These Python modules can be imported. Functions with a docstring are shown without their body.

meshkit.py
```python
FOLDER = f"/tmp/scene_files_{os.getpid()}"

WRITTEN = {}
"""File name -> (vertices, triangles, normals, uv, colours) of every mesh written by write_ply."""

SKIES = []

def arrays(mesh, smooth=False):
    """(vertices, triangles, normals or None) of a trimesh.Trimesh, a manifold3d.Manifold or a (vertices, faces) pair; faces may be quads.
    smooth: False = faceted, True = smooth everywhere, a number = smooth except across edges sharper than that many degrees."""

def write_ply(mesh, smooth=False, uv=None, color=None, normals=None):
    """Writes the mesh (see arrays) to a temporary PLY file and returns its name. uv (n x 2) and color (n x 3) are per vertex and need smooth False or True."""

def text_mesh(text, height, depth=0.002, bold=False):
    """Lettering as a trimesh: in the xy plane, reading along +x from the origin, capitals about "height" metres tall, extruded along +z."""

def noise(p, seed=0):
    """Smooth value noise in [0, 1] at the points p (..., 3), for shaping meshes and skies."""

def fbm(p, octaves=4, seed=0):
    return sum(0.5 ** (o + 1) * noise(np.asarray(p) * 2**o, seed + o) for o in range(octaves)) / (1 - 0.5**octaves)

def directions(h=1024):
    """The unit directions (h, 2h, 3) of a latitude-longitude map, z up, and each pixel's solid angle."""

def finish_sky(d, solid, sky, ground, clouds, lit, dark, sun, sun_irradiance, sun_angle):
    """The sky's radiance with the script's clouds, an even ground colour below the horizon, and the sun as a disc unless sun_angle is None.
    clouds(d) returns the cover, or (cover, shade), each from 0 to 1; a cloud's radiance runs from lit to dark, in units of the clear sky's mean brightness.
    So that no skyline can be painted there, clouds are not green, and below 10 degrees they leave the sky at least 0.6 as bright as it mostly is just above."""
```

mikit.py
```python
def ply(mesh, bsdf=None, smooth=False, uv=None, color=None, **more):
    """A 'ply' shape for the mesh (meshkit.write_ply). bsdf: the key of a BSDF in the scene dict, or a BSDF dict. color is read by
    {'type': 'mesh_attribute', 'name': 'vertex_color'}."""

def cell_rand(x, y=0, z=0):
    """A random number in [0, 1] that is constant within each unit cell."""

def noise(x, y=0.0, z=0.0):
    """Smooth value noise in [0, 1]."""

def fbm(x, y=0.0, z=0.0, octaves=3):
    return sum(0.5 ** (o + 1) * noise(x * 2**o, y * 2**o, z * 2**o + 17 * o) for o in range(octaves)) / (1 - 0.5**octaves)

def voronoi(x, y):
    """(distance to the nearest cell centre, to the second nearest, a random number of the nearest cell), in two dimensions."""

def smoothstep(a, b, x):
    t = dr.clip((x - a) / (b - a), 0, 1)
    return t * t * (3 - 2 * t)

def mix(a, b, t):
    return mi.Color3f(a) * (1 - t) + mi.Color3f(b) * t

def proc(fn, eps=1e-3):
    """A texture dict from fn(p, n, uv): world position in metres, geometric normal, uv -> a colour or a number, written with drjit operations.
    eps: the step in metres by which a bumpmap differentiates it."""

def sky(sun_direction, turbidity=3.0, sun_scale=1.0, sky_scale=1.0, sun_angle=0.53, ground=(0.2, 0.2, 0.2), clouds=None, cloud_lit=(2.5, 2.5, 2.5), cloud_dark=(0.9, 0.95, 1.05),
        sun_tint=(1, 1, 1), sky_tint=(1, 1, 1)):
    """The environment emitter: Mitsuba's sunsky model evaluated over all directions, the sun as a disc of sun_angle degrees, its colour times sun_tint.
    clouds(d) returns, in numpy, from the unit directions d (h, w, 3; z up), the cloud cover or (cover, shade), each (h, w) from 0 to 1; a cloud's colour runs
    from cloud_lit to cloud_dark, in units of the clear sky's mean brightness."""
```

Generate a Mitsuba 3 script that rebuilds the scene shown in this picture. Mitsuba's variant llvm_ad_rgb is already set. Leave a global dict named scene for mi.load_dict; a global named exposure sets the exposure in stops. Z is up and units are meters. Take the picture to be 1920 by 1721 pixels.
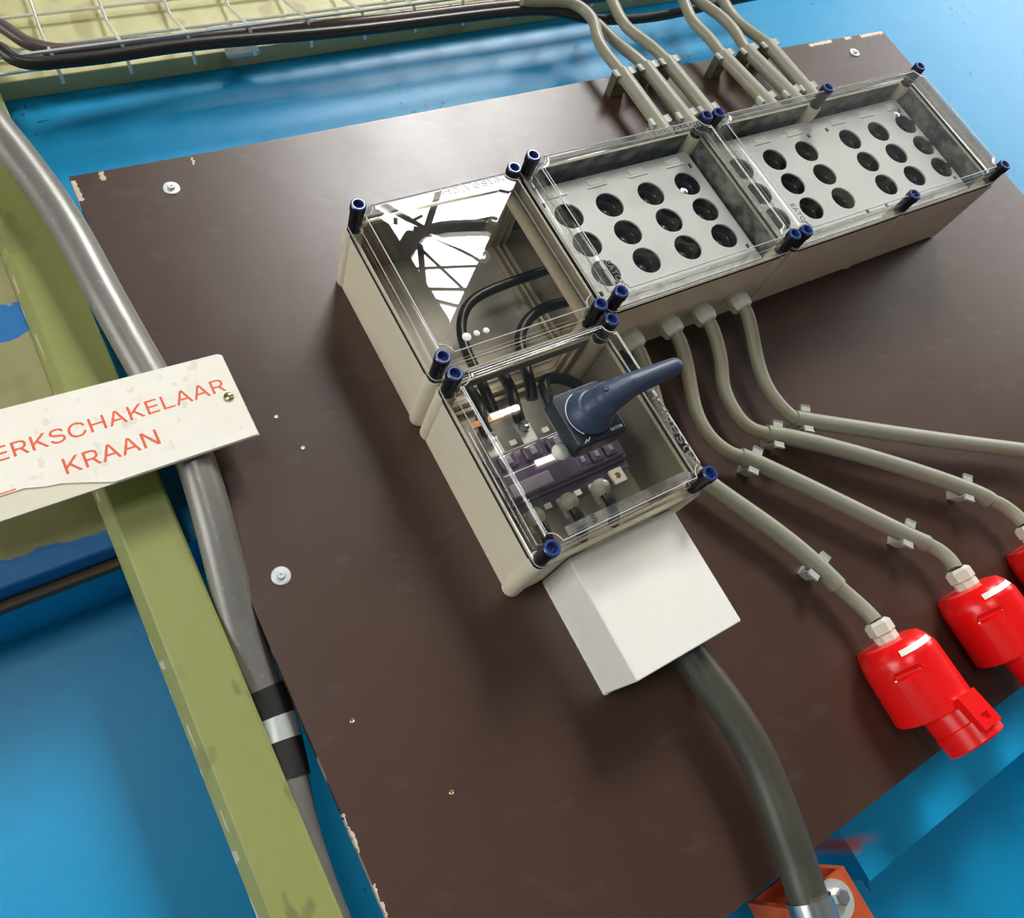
import math
import numpy as np, trimesh, manifold3d, mitsuba as mi, drjit as dr
import mikit, meshkit
from mikit import noise, fbm, smoothstep, mix
from scipy.interpolate import CubicSpline
from shapely.geometry import Polygon, Point, box as sbox
from shapely import affinity

# ------------------------------------------------------------------ camera, light, exposure
CAM = np.array([-0.27181547, -0.6768126, 1.56678385])
ROT = np.array([[0.85336736, -0.24270470, -0.46136602],
                [-0.33903206, 0.41390690, -0.84483036],
                [0.39600684, 0.87736853, 0.27092998]])          # rows: right, down, forward
FOCAL = 1489.64                                                  # in pixels of the 1920 x 1721 frame
PPX, PPY = 888.29, 852.40
M4 = np.eye(4)
M4[:3, 0], M4[:3, 1], M4[:3, 2], M4[:3, 3] = -ROT[0], -ROT[1], ROT[2], CAM
exposure = 0.5
GABLE, LOWWIN, RIGHTWIN, LEFTWIN = 31.0, 6.0, 4.5, 4.6          # radiance of the glazing
TINT = np.array([1.0, 1.0, 0.98])

scene = {'type': 'scene'}
labels = {}
scene['camera'] = {'type': 'perspective', 'fov': math.degrees(2 * math.atan(960 / FOCAL)), 'fov_axis': 'x', 'near_clip': 0.02, 'far_clip': 100.0,
                   'principal_point_offset_x': (960 - PPX) / 1920, 'principal_point_offset_y': (860.5 - PPY) / 1721,
                   'to_world': mi.ScalarTransform4f(M4)}


# ------------------------------------------------------------------ helpers
def obj(name, mesh, m, parent=None, smooth=35, label=None, cat=None, group=None, kind=None):
    base = (parent + '__' if parent else '') + name
    key, n = base, 0
    while key in scene or key in labels:
        n += 1
        key = f'{base}_{n:03d}'
    scene[key] = mesh if isinstance(mesh, dict) else mikit.ply(mesh, m, smooth)
    note(key, label, cat, group, kind)
    return key


def note(key, label=None, cat=None, group=None, kind=None):
    d = {k: v for k, v in (('label', label), ('category', cat), ('group', group), ('kind', kind)) if v}
    if d:
        labels[key] = d


def thing(name, label, cat, group=None, kind=None):
    key, n = name, 0
    while key in labels or key in scene:
        n += 1
        key = f'{name}_{n:03d}'
    note(key, label, cat, group, kind)
    return key


# local frame: (x, z, d) with d the distance in front of the mounting board -> world (x, -d, z)
def W(p):
    p = np.asarray(p, float)
    return np.stack([p[..., 0], -p[..., 2], p[..., 1]], -1)


def loft(loops, cap0=True, cap1=True):
    """loops: list of (n,3) in (x,z,d), counter-clockwise seen from the front, d rising"""
    n = len(loops[0])
    v = [np.asarray(l, float) for l in loops]
    f = []
    for k in range(len(v) - 1):
        a, b = k * n, (k + 1) * n
        for i in range(n):
            j = (i + 1) % n
            f += [[a + i, a + j, b + j], [a + i, b + j, b + i]]
    extra = []
    if cap0:
        c = len(v) * n
        extra.append(v[0].mean(0))
        f += [[c, (i + 1) % n, i] for i in range(n)]
    if cap1:
        c = len(v) * n + len(extra)
        extra.append(v[-1].mean(0))
        o = (len(v) - 1) * n
        f += [[c, o + i, o + (i + 1) % n] for i in range(n)]
    return trimesh.Trimesh(W(np.vstack(v + [np.array(extra).reshape(-1, 3)])), f, process=False)


def rr(x0, x1, z0, z1, r, d, n=5):
    """rounded rectangle loop"""
    out = []
    for cx, cz, a0 in ((x1 - r, z1 - r, 0), (x0 + r, z1 - r, 90), (x0 + r, z0 + r, 180), (x1 - r, z0 + r, 270)):
        for t in np.linspace(0, 90, n):
            a = math.radians(a0 + t)
            out.append((cx + r * math.cos(a), cz + r * math.sin(a), d))
    return np.array(out)


def nr(x0, x1, z0, z1, r, d, n=5, m=0.0):
    """rectangle with concave notches of radius r about points m outside of its corners"""
    out = []
    for sx, sz, a0 in ((1, 1, 270), (-1, 1, 0), (-1, -1, 90), (1, -1, 180)):
        cx, cz = (x1 if sx > 0 else x0), (z1 if sz > 0 else z0)
        for t in np.linspace(0, 1, n):
            a = math.radians(a0 - 90 * t)
            out.append((cx + r * math.cos(a), cz + r * math.sin(a), d))
    return np.array(out)


def slab(x0, x1, z0, z1, d0, d1, r=0.001, b=0.0):
    """box with rounded upright edges and a bevelled front"""
    r = max(r, 1e-5)
    if b:
        return loft([rr(x0, x1, z0, z1, r, d0), rr(x0, x1, z0, z1, r, d1 - b), rr(x0 + .35 * b, x1 - .35 * b, z0 + .35 * b, z1 - .35 * b, r, d1 - .35 * b), rr(x0 + b, x1 - b, z0 + b, z1 - b, max(r - b * .3, 1e-5), d1)])
    return loft([rr(x0, x1, z0, z1, r, d0), rr(x0, x1, z0, z1, r, d1)])


def plate(poly, d0, d1):
    """shapely polygon in (x,z) extruded from d0 to d1"""
    ms = []
    for g in getattr(poly, 'geoms', [poly]):
        m = trimesh.creation.extrude_polygon(g, d1 - d0, engine='earcut')
        m.vertices[:, 2] += d0
        ms.append(trimesh.Trimesh(W(m.vertices), m.faces, process=False))
    return cat(ms)


def cat(ms):
    return trimesh.util.concatenate(list(ms))


def frame(axis):
    a = np.asarray(axis, float)
    a = a / np.linalg.norm(a)
    u = np.cross(a, [0, 0, 1.0] if abs(a[2]) < .9 else [1.0, 0, 0])
    u /= np.linalg.norm(u)
    return a, u, np.cross(a, u)


def lathe(profile, origin, axis, n=20, phase=0.0):
    """profile [(r, h)] turned about the axis (all world)"""
    a, u, w = frame(axis)
    o = np.asarray(origin, float)
    t = np.arange(n) * 2 * np.pi / n + phase
    ring = np.cos(t)[:, None] * u + np.sin(t)[:, None] * w
    v = np.vstack([o + h * a + max(r, 1e-6) * ring for r, h in profile])
    f = []
    for k in range(len(profile) - 1):
        for i in range(n):
            j = (i + 1) % n
            f += [[k * n + i, k * n + j, (k + 1) * n + j], [k * n + i, (k + 1) * n + j, (k + 1) * n + i]]
    return trimesh.Trimesh(v, f, process=False)


def tube(pts, r, n=10, caps=True):
    """world polyline -> tube; r a number or a list"""
    p = np.asarray(pts, float)
    r = np.broadcast_to(np.asarray(r, float), (len(p),))
    t = np.gradient(p, axis=0)
    t /= np.linalg.norm(t, axis=1, keepdims=True)
    _, u, _ = frame(t[0])
    v = []
    for k in range(len(p)):
        u = u - t[k] * (u @ t[k])
        u /= np.linalg.norm(u)
        w = np.cross(t[k], u)
        a = np.arange(n) * 2 * np.pi / n
        v.append(p[k] + r[k] * (np.cos(a)[:, None] * u + np.sin(a)[:, None] * w))
    f = []
    for k in range(len(p) - 1):
        for i in range(n):
            j = (i + 1) % n
            f += [[k * n + i, k * n + j, (k + 1) * n + j], [k * n + i, (k + 1) * n + j, (k + 1) * n + i]]
    v = np.vstack(v + [p[:1], p[-1:]])
    if caps:
        c, o = len(p) * n, (len(p) - 1) * n
        f += [[c, (i + 1) % n, i] for i in range(n)] + [[c + 1, o + i, o + (i + 1) % n] for i in range(n)]
    return trimesh.Trimesh(v, f, process=False)


def spline(pts, n=40):
    p = np.asarray(pts, float)
    s = np.r_[0, np.cumsum(np.sqrt(np.linalg.norm(np.diff(p, axis=0), axis=1)))]
    return CubicSpline(s, p)(np.linspace(0, s[-1], n))


def bbox(x0, x1, y0, y1, z0, z1):
    m = trimesh.creation.box([x1 - x0, y1 - y0, z1 - z0])
    m.apply_translation([(x0 + x1) / 2, (y0 + y1) / 2, (z0 + z1) / 2])
    return m


def mani(m):
    m = m.copy()
    m.merge_vertices()
    return manifold3d.Manifold(manifold3d.Mesh(np.asarray(m.vertices, np.float32), np.asarray(m.faces, np.uint32)))


def text(s, height, x, z, d, depth=0.0006, bold=False, ang=0.0, stretch=1.0, width=None):
    """raised lettering on a surface facing the front; (x, z) is the start of the base line"""
    m = meshkit.text_mesh(s, height, depth, bold)
    v = np.array(m.vertices)
    v[:, 0] -= v[:, 0].min()
    if width:
        stretch = width / v[:, 0].max()
    v[:, 0] *= stretch
    c, sn = math.cos(math.radians(ang)), math.sin(math.radians(ang))
    q = np.stack([x + c * v[:, 0] - sn * v[:, 1], z + sn * v[:, 0] + c * v[:, 1], d + v[:, 2]], -1)
    return trimesh.Trimesh(W(q), m.faces, process=False)


def rgb(*v):
    return {'type': 'rgb', 'value': list(v)}


def mat(key, color, rough=.5, metal=0.0, spec=.5, bump=None, bscale=1.0, **more):
    b = {'type': 'principled', 'base_color': color if isinstance(color, dict) else rgb(*color), 'roughness': rough, 'metallic': metal, 'specular': spec, **more}
    if bump is not None:
        b = {'type': 'bumpmap', 'arbitrary': mikit.proc(bump), 'scale': bscale, 'bsdf': b}
    scene[key] = {'type': 'twosided', 'bsdf': b}
    return key


# ------------------------------------------------------------------ materials
def wall_color(p, n, uv):
    g = fbm(p.x * 6, p.z * 6, p.y * 6, 3)
    c = mix((.0050, .26, .52), (.0065, .32, .60), g)
    sp = smoothstep(.86, .90, noise(p.x * 170, p.z * 170, 3.0)) * smoothstep(.70, .78, noise(p.x * 9, p.z * 9, 8.0))
    c = mix(c, (.004, .03, .09), sp * .6)
    # orange overspray of the bracket's paint
    w = (fbm(p.x * 60, p.z * 60, 2.0, 2) - .5) * .012
    a = dr.sqrt(dr.square((p.x - .185) / .045) + dr.square((p.z - 1.2985 + w + (p.x - .185) * .25) / .0085))
    b = dr.sqrt(dr.square((p.x - .035) / .04) + dr.square((p.z - 1.290 + w) / .030))
    k = dr.maximum(1 - smoothstep(.25, 1.35, a), 1 - smoothstep(.4, 1.3, b))
    return mix(c, (.42, .09, .03), k * .9)


def olive_color(p, n, uv):
    g = fbm(p.x * 9, p.z * 9, p.y * 9, 3)
    c = mix((.31, .29, .12), (.37, .35, .165), g)
    st = smoothstep(.62, .75, fbm(p.x * 24, p.z * 18, 5.0, 3))
    return mix(c, (.20, .165, .055), st * .55)


def band_color(p, n, uv):
    c = olive_color(p, n, uv)
    w = (fbm(p.x * 45, p.z * 45, 1.0, 3) - .5) * .03
    low = smoothstep(1.842, 1.839, p.z + w * .6)
    patch = 1 - smoothstep(.95, 1.05, dr.sqrt(dr.square((p.x + .312) / .024) + dr.square((p.z - 2.062) / .022)) + w * 30)
    return mix(mix(c, (.21, .19, .07), .6), (.004, .13, .36), dr.maximum(low, patch))


def post_color(p, n, uv):
    g = fbm(p.x * 14, p.z * 7, p.y * 14, 3)
    c = mix((.245, .265, .072), (.285, .30, .09), g)
    st = smoothstep(.66, .74, fbm(p.x * 50, p.z * 30, 3.0, 3)) * smoothstep(.5, .7, noise(p.x * 12, p.z * 5, 2.0))
    c = mix(c, (.12, .12, .05), st * .6)
    chip = smoothstep(.74, .78, noise(p.x * 260, p.z * 90, 4.0)) * smoothstep(.003, .0015, dr.abs(p.x + .2905))
    return mix(c, (.55, .50, .38), chip * .8)


CHIPS = [(-.2095, -.2045, 2.168, 2.1945), (-.1815, -.1765, 2.188, 2.199), (-.0895, -.0870, 2.186, 2.1945), (.735, .775, 2.181, 2.19), (.85, .90, 2.180, 2.1858),
         (.93, .945, 2.180, 2.186), (.965, 1.02, 2.178, 2.184), (-.2105, -.2082, 1.515, 1.545), (-.2105, -.2084, 1.44, 1.49), (-.2105, -.2072, 1.395, 1.432), (-.2105, -.208, 1.33, 1.37)]


def board_color(p, n, uv):
    g = fbm(p.x * 5, p.z * 5, 1.0, 3)
    c = mix((.047, .0195, .0120), (.068, .032, .0210), g)
    sc = smoothstep(.66, .80, fbm(p.x * 40 + p.z * 30, p.z * 60, 6.0, 4))
    c = mix(c, (.075, .05, .042), sc * .3)
    k = mi.Float(0)
    w = (noise(p.x * 500, p.z * 500, 1.0) - .5) * .003
    for x0, x1, z0, z1 in CHIPS:
        inside = (p.x + w > x0) & (p.x + w < x1) & (p.z + w > z0) & (p.z + w < z1)
        k = dr.select(inside, 1.0, k)
    edge = dr.select(dr.abs(n.y) < .5, .55 * smoothstep(.45, .6, noise(p.x * 60, p.z * 60, 3.0)), 0.0)
    return mix(c, (.62, .50, .36), dr.maximum(k, edge))


def concrete(p, n, uv):
    return mix((.06, .06, .056), (.10, .096, .088), fbm(p.x, p.y, p.z, 3))


def rough_of_board(p, n, uv):
    return .31 + .10 * fbm(p.x * 12, p.z * 12, 3.0, 3)


def sign_color(p, n, uv):
    g = fbm(p.x * 40, p.z * 40, 2.0, 3)
    c = mix((.90, .86, .76), (.84, .79, .67), g)
    return mix(c, (.55, .49, .38), smoothstep(.68, .80, fbm(p.x * 120, p.z * 90, 4.0, 3)) * .3)


def pipe_color(p, n, uv):
    g = fbm(p.x * 60, p.z * 25, p.y * 60, 3)
    c = mix((.19, .18, .16), (.27, .255, .23), g)
    return mix(c, (.42, .41, .38), smoothstep(.86, .90, noise(p.x * 420, p.z * 260, p.y * 420)) * .45)


def big_color(p, n, uv):
    g = fbm(p.x * 70, p.z * 20, p.y * 70, 3)
    c = mix((.036, .035, .024), (.062, .060, .044), g)
    return mix(c, (.40, .40, .33), smoothstep(.93, .97, noise(p.x * 420, p.z * 300, p.y * 420)) * .3)


mat('blue_paint', mikit.proc(wall_color), .36, spec=.28, bump=lambda p, n, uv: .00025 * fbm(p.x * 60, p.z * 60, p.y * 60, 3))
mat('olive_paint', mikit.proc(lambda p, n, uv: olive_color(p, n, uv) * mi.Color3f(1.5, 1.5, 1.65)), .5, bump=lambda p, n, uv: .0012 * fbm(p.x * 40, p.z * 40, p.y * 40, 3))
mat('band_paint', mikit.proc(band_color), .5, bump=lambda p, n, uv: .0012 * fbm(p.x * 40, p.z * 40, p.y * 40, 3))
mat('post_paint', mikit.proc(post_color), .42, bump=lambda p, n, uv: .0004 * fbm(p.x * 90, p.z * 90, p.y * 90, 2))
mat('board_film', mikit.proc(board_color), mikit.proc(rough_of_board), spec=.36, clearcoat=1.0, clearcoat_gloss=.74)
mat('concrete', mikit.proc(concrete), .8)
mat('roof_dark', (.05, .05, .05), .8)
mat('brick_far', (.30, .22, .10), .8)
mat('steel_dark', (.05, .05, .055), .5)
mat('cream_plastic', (.70, .625, .465), .42, spec=.4)
mat('white_plastic', (.82, .79, .72), .38, spec=.45)
mat('plate_grey', (.72, .72, .69), .38, spec=.5)
mat('inner_grey', (.60, .555, .49), .5)
mat('navy_plastic', (.0028, .004, .010), .3, spec=.5)
mat('navy_ring', (.025, .05, .20), .25, spec=.7)
mat('black_hole', (.005, .005, .006), .4)
mat('handle_plastic', (.040, .056, .098), .42, spec=.5)
mat('handle_base', (.008, .015, .025), .34, spec=.5)
mat('white_print', (.75, .76, .76), .5)
mat('red_plastic', (.80, .006, .006), .27, spec=.5)
mat('red_dark', (.45, .004, .004), .4)
mat('gland_white', (.62, .60, .50), .45)
mat('cable_grey', (.26, .24, .165), .42)
mat('conduit_grey', (.27, .26, .195), .40)
mat('clip_grey', (.42, .44, .39), .45)
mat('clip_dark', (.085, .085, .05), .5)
mat('black_cable', (.018, .016, .015), .35, spec=.5)
mat('brown_cable', (.10, .065, .055), .35)
mat('galv', (.66, .67, .64), .4, .45)
mat('zinc', (.68, .72, .70), .4, .5)
mat('bright_steel', (.86, .86, .84), .22, 1.0)
mat('wire_steel', (.84, .82, .76), .32, .6)
mat('copper', (.90, .50, .28), .2, 1.0)
mat('brass', (.75, .60, .30), .3, 1.0)
mat('pipe_paint', mikit.proc(pipe_color), .38, .35, spec=.6)
mat('big_sheath', mikit.proc(big_color), .42)
mat('rubber', (.014, .013, .012), .6)
mat('orange_paint', (.50, .085, .025), .45)
mat('sign_face', mikit.proc(sign_color), .4)
mat('sign_core', (.70, .64, .50), .55)
mat('sign_edge', (.20, .17, .12), .6)
mat('red_print', (.78, .13, .06), .5)
mat('fuse_ceramic', (.040, .036, .028), .16, spec=.7)
mat('fuse_window', (.07, .065, .055), .10, spec=1.0)
mat('purple_plastic', (.13, .10, .17), .14, spec=1.0)
mat('lavender_plastic', (.36, .33, .42), .25, spec=.6)
mat('ledge_brown', (.10, .065, .035), .6)
scene['lid_clear'] = {'type': 'thindielectric', 'int_ior': 1.58, 'specular_transmittance': rgb(.85, .83, .78)}
scene['lid_top'] = {'type': 'thindielectric', 'int_ior': 1.58, 'specular_transmittance': rgb(.95, .95, .93)}
scene['lid_dusty'] = {'type': 'blendbsdf', 'weight': mikit.proc(lambda p, n, uv: .10 + .35 * smoothstep(.35, .8, fbm(p.x * 90, p.z * 90, p.y * 90, 4))),
                      'a': {'type': 'thindielectric', 'int_ior': 1.58, 'specular_transmittance': rgb(.93, .93, .91)}, 'b': {'type': 'twosided', 'bsdf': {'type': 'diffuse', 'reflectance': rgb(.42, .42, .39)}}}
mat('edge_clear', (.55, .55, .53), .2, spec=.8)
mat('liner_grey', mikit.proc(lambda p, n, uv: mix((.06, .06, .053), (.26, .26, .235), smoothstep(.25, .75, fbm(p.x * 70, p.z * 70, p.y * 70, 3)))), .5)
mat('liner_dim', (.27, .24, .185), .5)
mat('clear_letter', (.17, .17, .165), .3)
mat('cap_clear', (.55, .54, .45), .06, spec=1.0)

# ------------------------------------------------------------------ the hall and its daylight
obj('floor', bbox(-9, 14, -10.2, .4, -.1, 0), 'concrete', smooth=False, kind='structure')
obj('ceiling', bbox(-9, 14, -10.2, .4, 16, 16.1), 'roof_dark', smooth=False, kind='structure')


def glazed(name, n, outline, to3, radiance, bars, barw=.05):
    """one window: emitting panes with a frame and glazing bars in front; to3 maps (a, b, out) to the world"""
    poly = Polygon(outline)
    m = trimesh.creation.triangulate_polygon(poly, engine='earcut')
    v, f = to3(np.c_[m[0], np.zeros(len(m[0]))]), m[1][:, ::-1]
    key = f'window_{n}'
    s = mikit.ply((v, f), 'roof_dark', False)
    s['emitter'] = {'type': 'area', 'radiance': rgb(*(radiance * TINT))}
    note(key, kind='structure')
    obj('pane', s, None, key)
    ring = np.asarray(outline, float)
    tt = []
    for a, b in zip(ring, np.roll(ring, -1, 0)):
        tt.append(tube(to3(np.array([[*a, .06], [*b, .06]])), barw * 1.6, 6))
    for a, b, w in bars:
        tt.append(tube(to3(np.array([[*a, .05], [*b, .05]])), w, 6))
    obj('glazing_bars', cat(tt), 'steel_dark', key)


front = lambda q: np.stack([q[:, 0], -10 + q[:, 2], q[:, 1]], -1)
G = [(4.87, 6.70), (7.95, 9.28), (11.9, 12.6), (11.9, 14.2), (4.87, 14.2)]
LW = [(-4.3, 2.3), (-1.2, 2.3), (-1.2, 5.0), (-4.3, 5.0)]


def mirror_pt(x4, z4):
    """a point seen mirrored at y = -4, carried along its line of sight to the gable wall"""
    k = 10.444 / 4.444
    return (-.272 + (x4 + .272) * k, 1.567 + (z4 - 1.567) * k)


arch = [mirror_pt(*q) for q in ((1.80, 4.33), (1.90, 4.46), (2.05, 4.57), (2.25, 4.68), (2.40, 4.66), (2.60, 4.59), (2.80, 4.50), (3.1, 4.3))]
bars = [(a, b, .17) for a, b in zip(arch[:-1], arch[1:])]
for a, b, w in (((2.27, 4.72), (2.49, 4.99), .07), ((2.25, 4.72), (2.12, 4.99), .07), ((2.09, 4.51), (1.80, 3.95), .06), ((2.49, 4.99), (2.9, 5.6), .07), ((2.12, 4.99), (1.95, 5.4), .07),
                ((1.93, 4.15), (2.40, 4.02), .03), ((2.05, 4.57), (2.25, 3.95), .03), ((2.28, 4.7), (2.85, 4.62), .035), ((2.25, 4.55), (2.62, 4.14), .03), ((1.86, 4.35), (2.6, 4.2), .025),
                ((1.85, 4.1), (2.25, 3.85), .035), ((2.3, 4.95), (3.2, 4.85), .03), ((2.0, 4.8), (2.3, 4.86), .03)):
    bars.append((mirror_pt(*a), mirror_pt(*b), w))
for zz in (11.5, 13.2):
    bars.append(((4.87, zz), (11.9, zz), .06))
for xx in (6.4, 8.0, 9.6, 11.0):
    bars.append(((xx, max(11.5, 6.7 + .837 * (xx - 4.87))), (xx, 14.2), .06))
glazed('gable', 1, G, front, GABLE, bars)
glazed('low', 2, LW, front, LOWWIN, [((-2.75, 2.3), (-2.75, 5.0), .05), ((-4.3, 3.65), (-1.2, 3.65), .05)])
right = lambda q: np.stack([12.97 - q[:, 2], q[:, 0], q[:, 1]], -1)
RW = [(-6.1, 1.5), (-1.5, 1.5), (-1.5, 9.0), (-6.1, 9.0)]
glazed('right', 3, RW, right, RIGHTWIN, [])
left = lambda q: np.stack([-8.9 + q[:, 2], -q[:, 0], q[:, 1]], -1)
LFW = [(1.0, 1.5), (7.0, 1.5), (7.0, 6.5), (1.0, 6.5)]
glazed('left', 4, LFW, left, LEFTWIN, [((y, 1.5), (y, 6.5), .06) for y in (2.5, 4.0, 5.5)] + [((1.0, 4.0), (7.0, 4.0), .06)])


def holed(outer, holes, make):
    g = Polygon(outer)
    for h in holes:
        g = g.difference(Polygon(h).buffer(-.01, join_style=2))
    m = trimesh.creation.extrude_polygon(g, .2, engine='earcut')
    v = np.array(m.vertices)
    return trimesh.Trimesh(make(np.c_[v[:, :2], -v[:, 2]]), m.faces, process=False)


obj('wall_front', holed([(-9, 0), (14, 0), (14, 16), (-9, 16)], [G, LW], front), 'roof_dark', smooth=False, kind='structure')
obj('wall_right', holed([(-10.2, 0), (.4, 0), (.4, 16), (-10.2, 16)], [RW], right), 'concrete', smooth=False, kind='structure')
obj('wall_left', holed([(-.4, 0), (10.2, 0), (10.2, 16), (-.4, 16)], [LFW], left), 'concrete', smooth=False, kind='structure')
obj('column', slab(3.75, 4.45, 0, 14, 9.2, 9.9, .02), 'brick_far', label='ochre column beside the gable window across the hall', cat='column')

for k, (x0, x1, z) in enumerate(((4.76, 5.34, 5.19), (5.04, 5.62, 4.24))):
    t = thing('wall_lamp', ('upper', 'lower')[k] + ' warm strip lamp on the far wall under the gable window', 'lamp')
    obj('housing', bbox(x0 - .05, x1 + .05, -9.99, -9.90, z - .09, z + .09), 'steel_dark', t, smooth=False)
    tb = mikit.ply(tube([(x0, -9.86, z), (x1, -9.86, z)], .05, 12), 'white_plastic', 40)
    tb['emitter'] = {'type': 'area', 'radiance': rgb(26, 20, 14)}
    obj('tube', tb, None, t)

# ------------------------------------------------------------------ the blue wall, its recess, beam, band and post
WY = -.045                                                     # d of the blue wall's face
g = Polygon([(-9, 0), (14, 0), (14, 16), (-9, 16)]).difference(sbox(-.12, .4135, .55, 1.2625)).difference(sbox(-3, -.262, .2, 1.8122))
obj('wall_back', cat([plate(g, WY - .08, WY), plate(Polygon([(-9, 0), (14, 0), (14, 16), (-9, 16)]), WY - .3, WY - .08)]), 'blue_paint', smooth=False, kind='structure',
    label='glossy blue painted wall behind the mounting board')
obj('trim_1', slab(-4, 6, 2.360, 2.95, WY - .002, -.022, .001, .002), 'olive_paint', kind='structure', label='olive painted beam along the top of the blue wall')
obj('trim_2', slab(-2.5, -.262, 1.8205, 2.36, WY - .002, -.013, .004, .003), 'band_paint', kind='structure', label='olive band of wall with a blue paint patch left of the post')
obj('trim_3', slab(-2.5, -.262, 1.812, 1.8205, WY - .002, -.036, .001, .001), 'ledge_brown', kind='structure', label='thin brown ledge under the olive band')
pl = [(-.292, WY - .001), (-.292, -.012), (-.2905, -.0095), (-.2835, -.001), (-.2815, 0), (-.2400, 0), (-.2380, -.0012), (-.2375, -.003), (-.2375, -.0095), (-.282, -.0095), (-.282, WY - .001)]
pm = trimesh.creation.extrude_polygon(Polygon(pl), 2.36, engine='earcut')
post = trimesh.Trimesh(np.c_[pm.vertices[:, 0], -pm.vertices[:, 1], pm.vertices[:, 2]], pm.faces[:, ::-1], process=False)
obj('steel_post', post, 'post_paint', smooth=False, label='olive green painted steel post crossed by the white sign', cat='post')

# ------------------------------------------------------------------ mounting board
bd = thing('mounting_board', 'large dark brown plywood board carrying the switch boxes', 'board')
bp = Polygon([(-.209, 2.2005), (-.21, 1.3285), (.32, 1.3275), (1.021, 1.327), (1.0212, 2.183), (.8, 2.1885), (.435, 2.1958), (.09, 2.1972), (-.089, 2.198)])
obj('panel', plate(bp, -.018, 0), 'board_film', bd, smooth=False)
for x in (.02, .40, .80):
    obj('batten', slab(x - .02, x + .02, 1.36, 2.15, -.045, -.018, .001), 'inner_grey', bd)
for x, z in ((-.1212, 2.1608), (-.1789, 1.7386), (.9259, 2.1521)):
    w = obj('washer', lathe([(.0001, .0), (.0085, .0), (.0085, .0008), (.0078, .0014), (.0042, .0016), (.0001, .0016)], (x, 0, z), (0, -1, 0), 24), 'zinc', bd)
    obj('screw_head', cat([lathe([(.0001, .0016), (.0036, .0016), (.0036, .003), (.0030, .0040), (.0014, .0040), (.0010, .0028), (.0001, .0028)], (x, 0, z), (0, -1, 0), 16)]), 'zinc', w)
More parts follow.
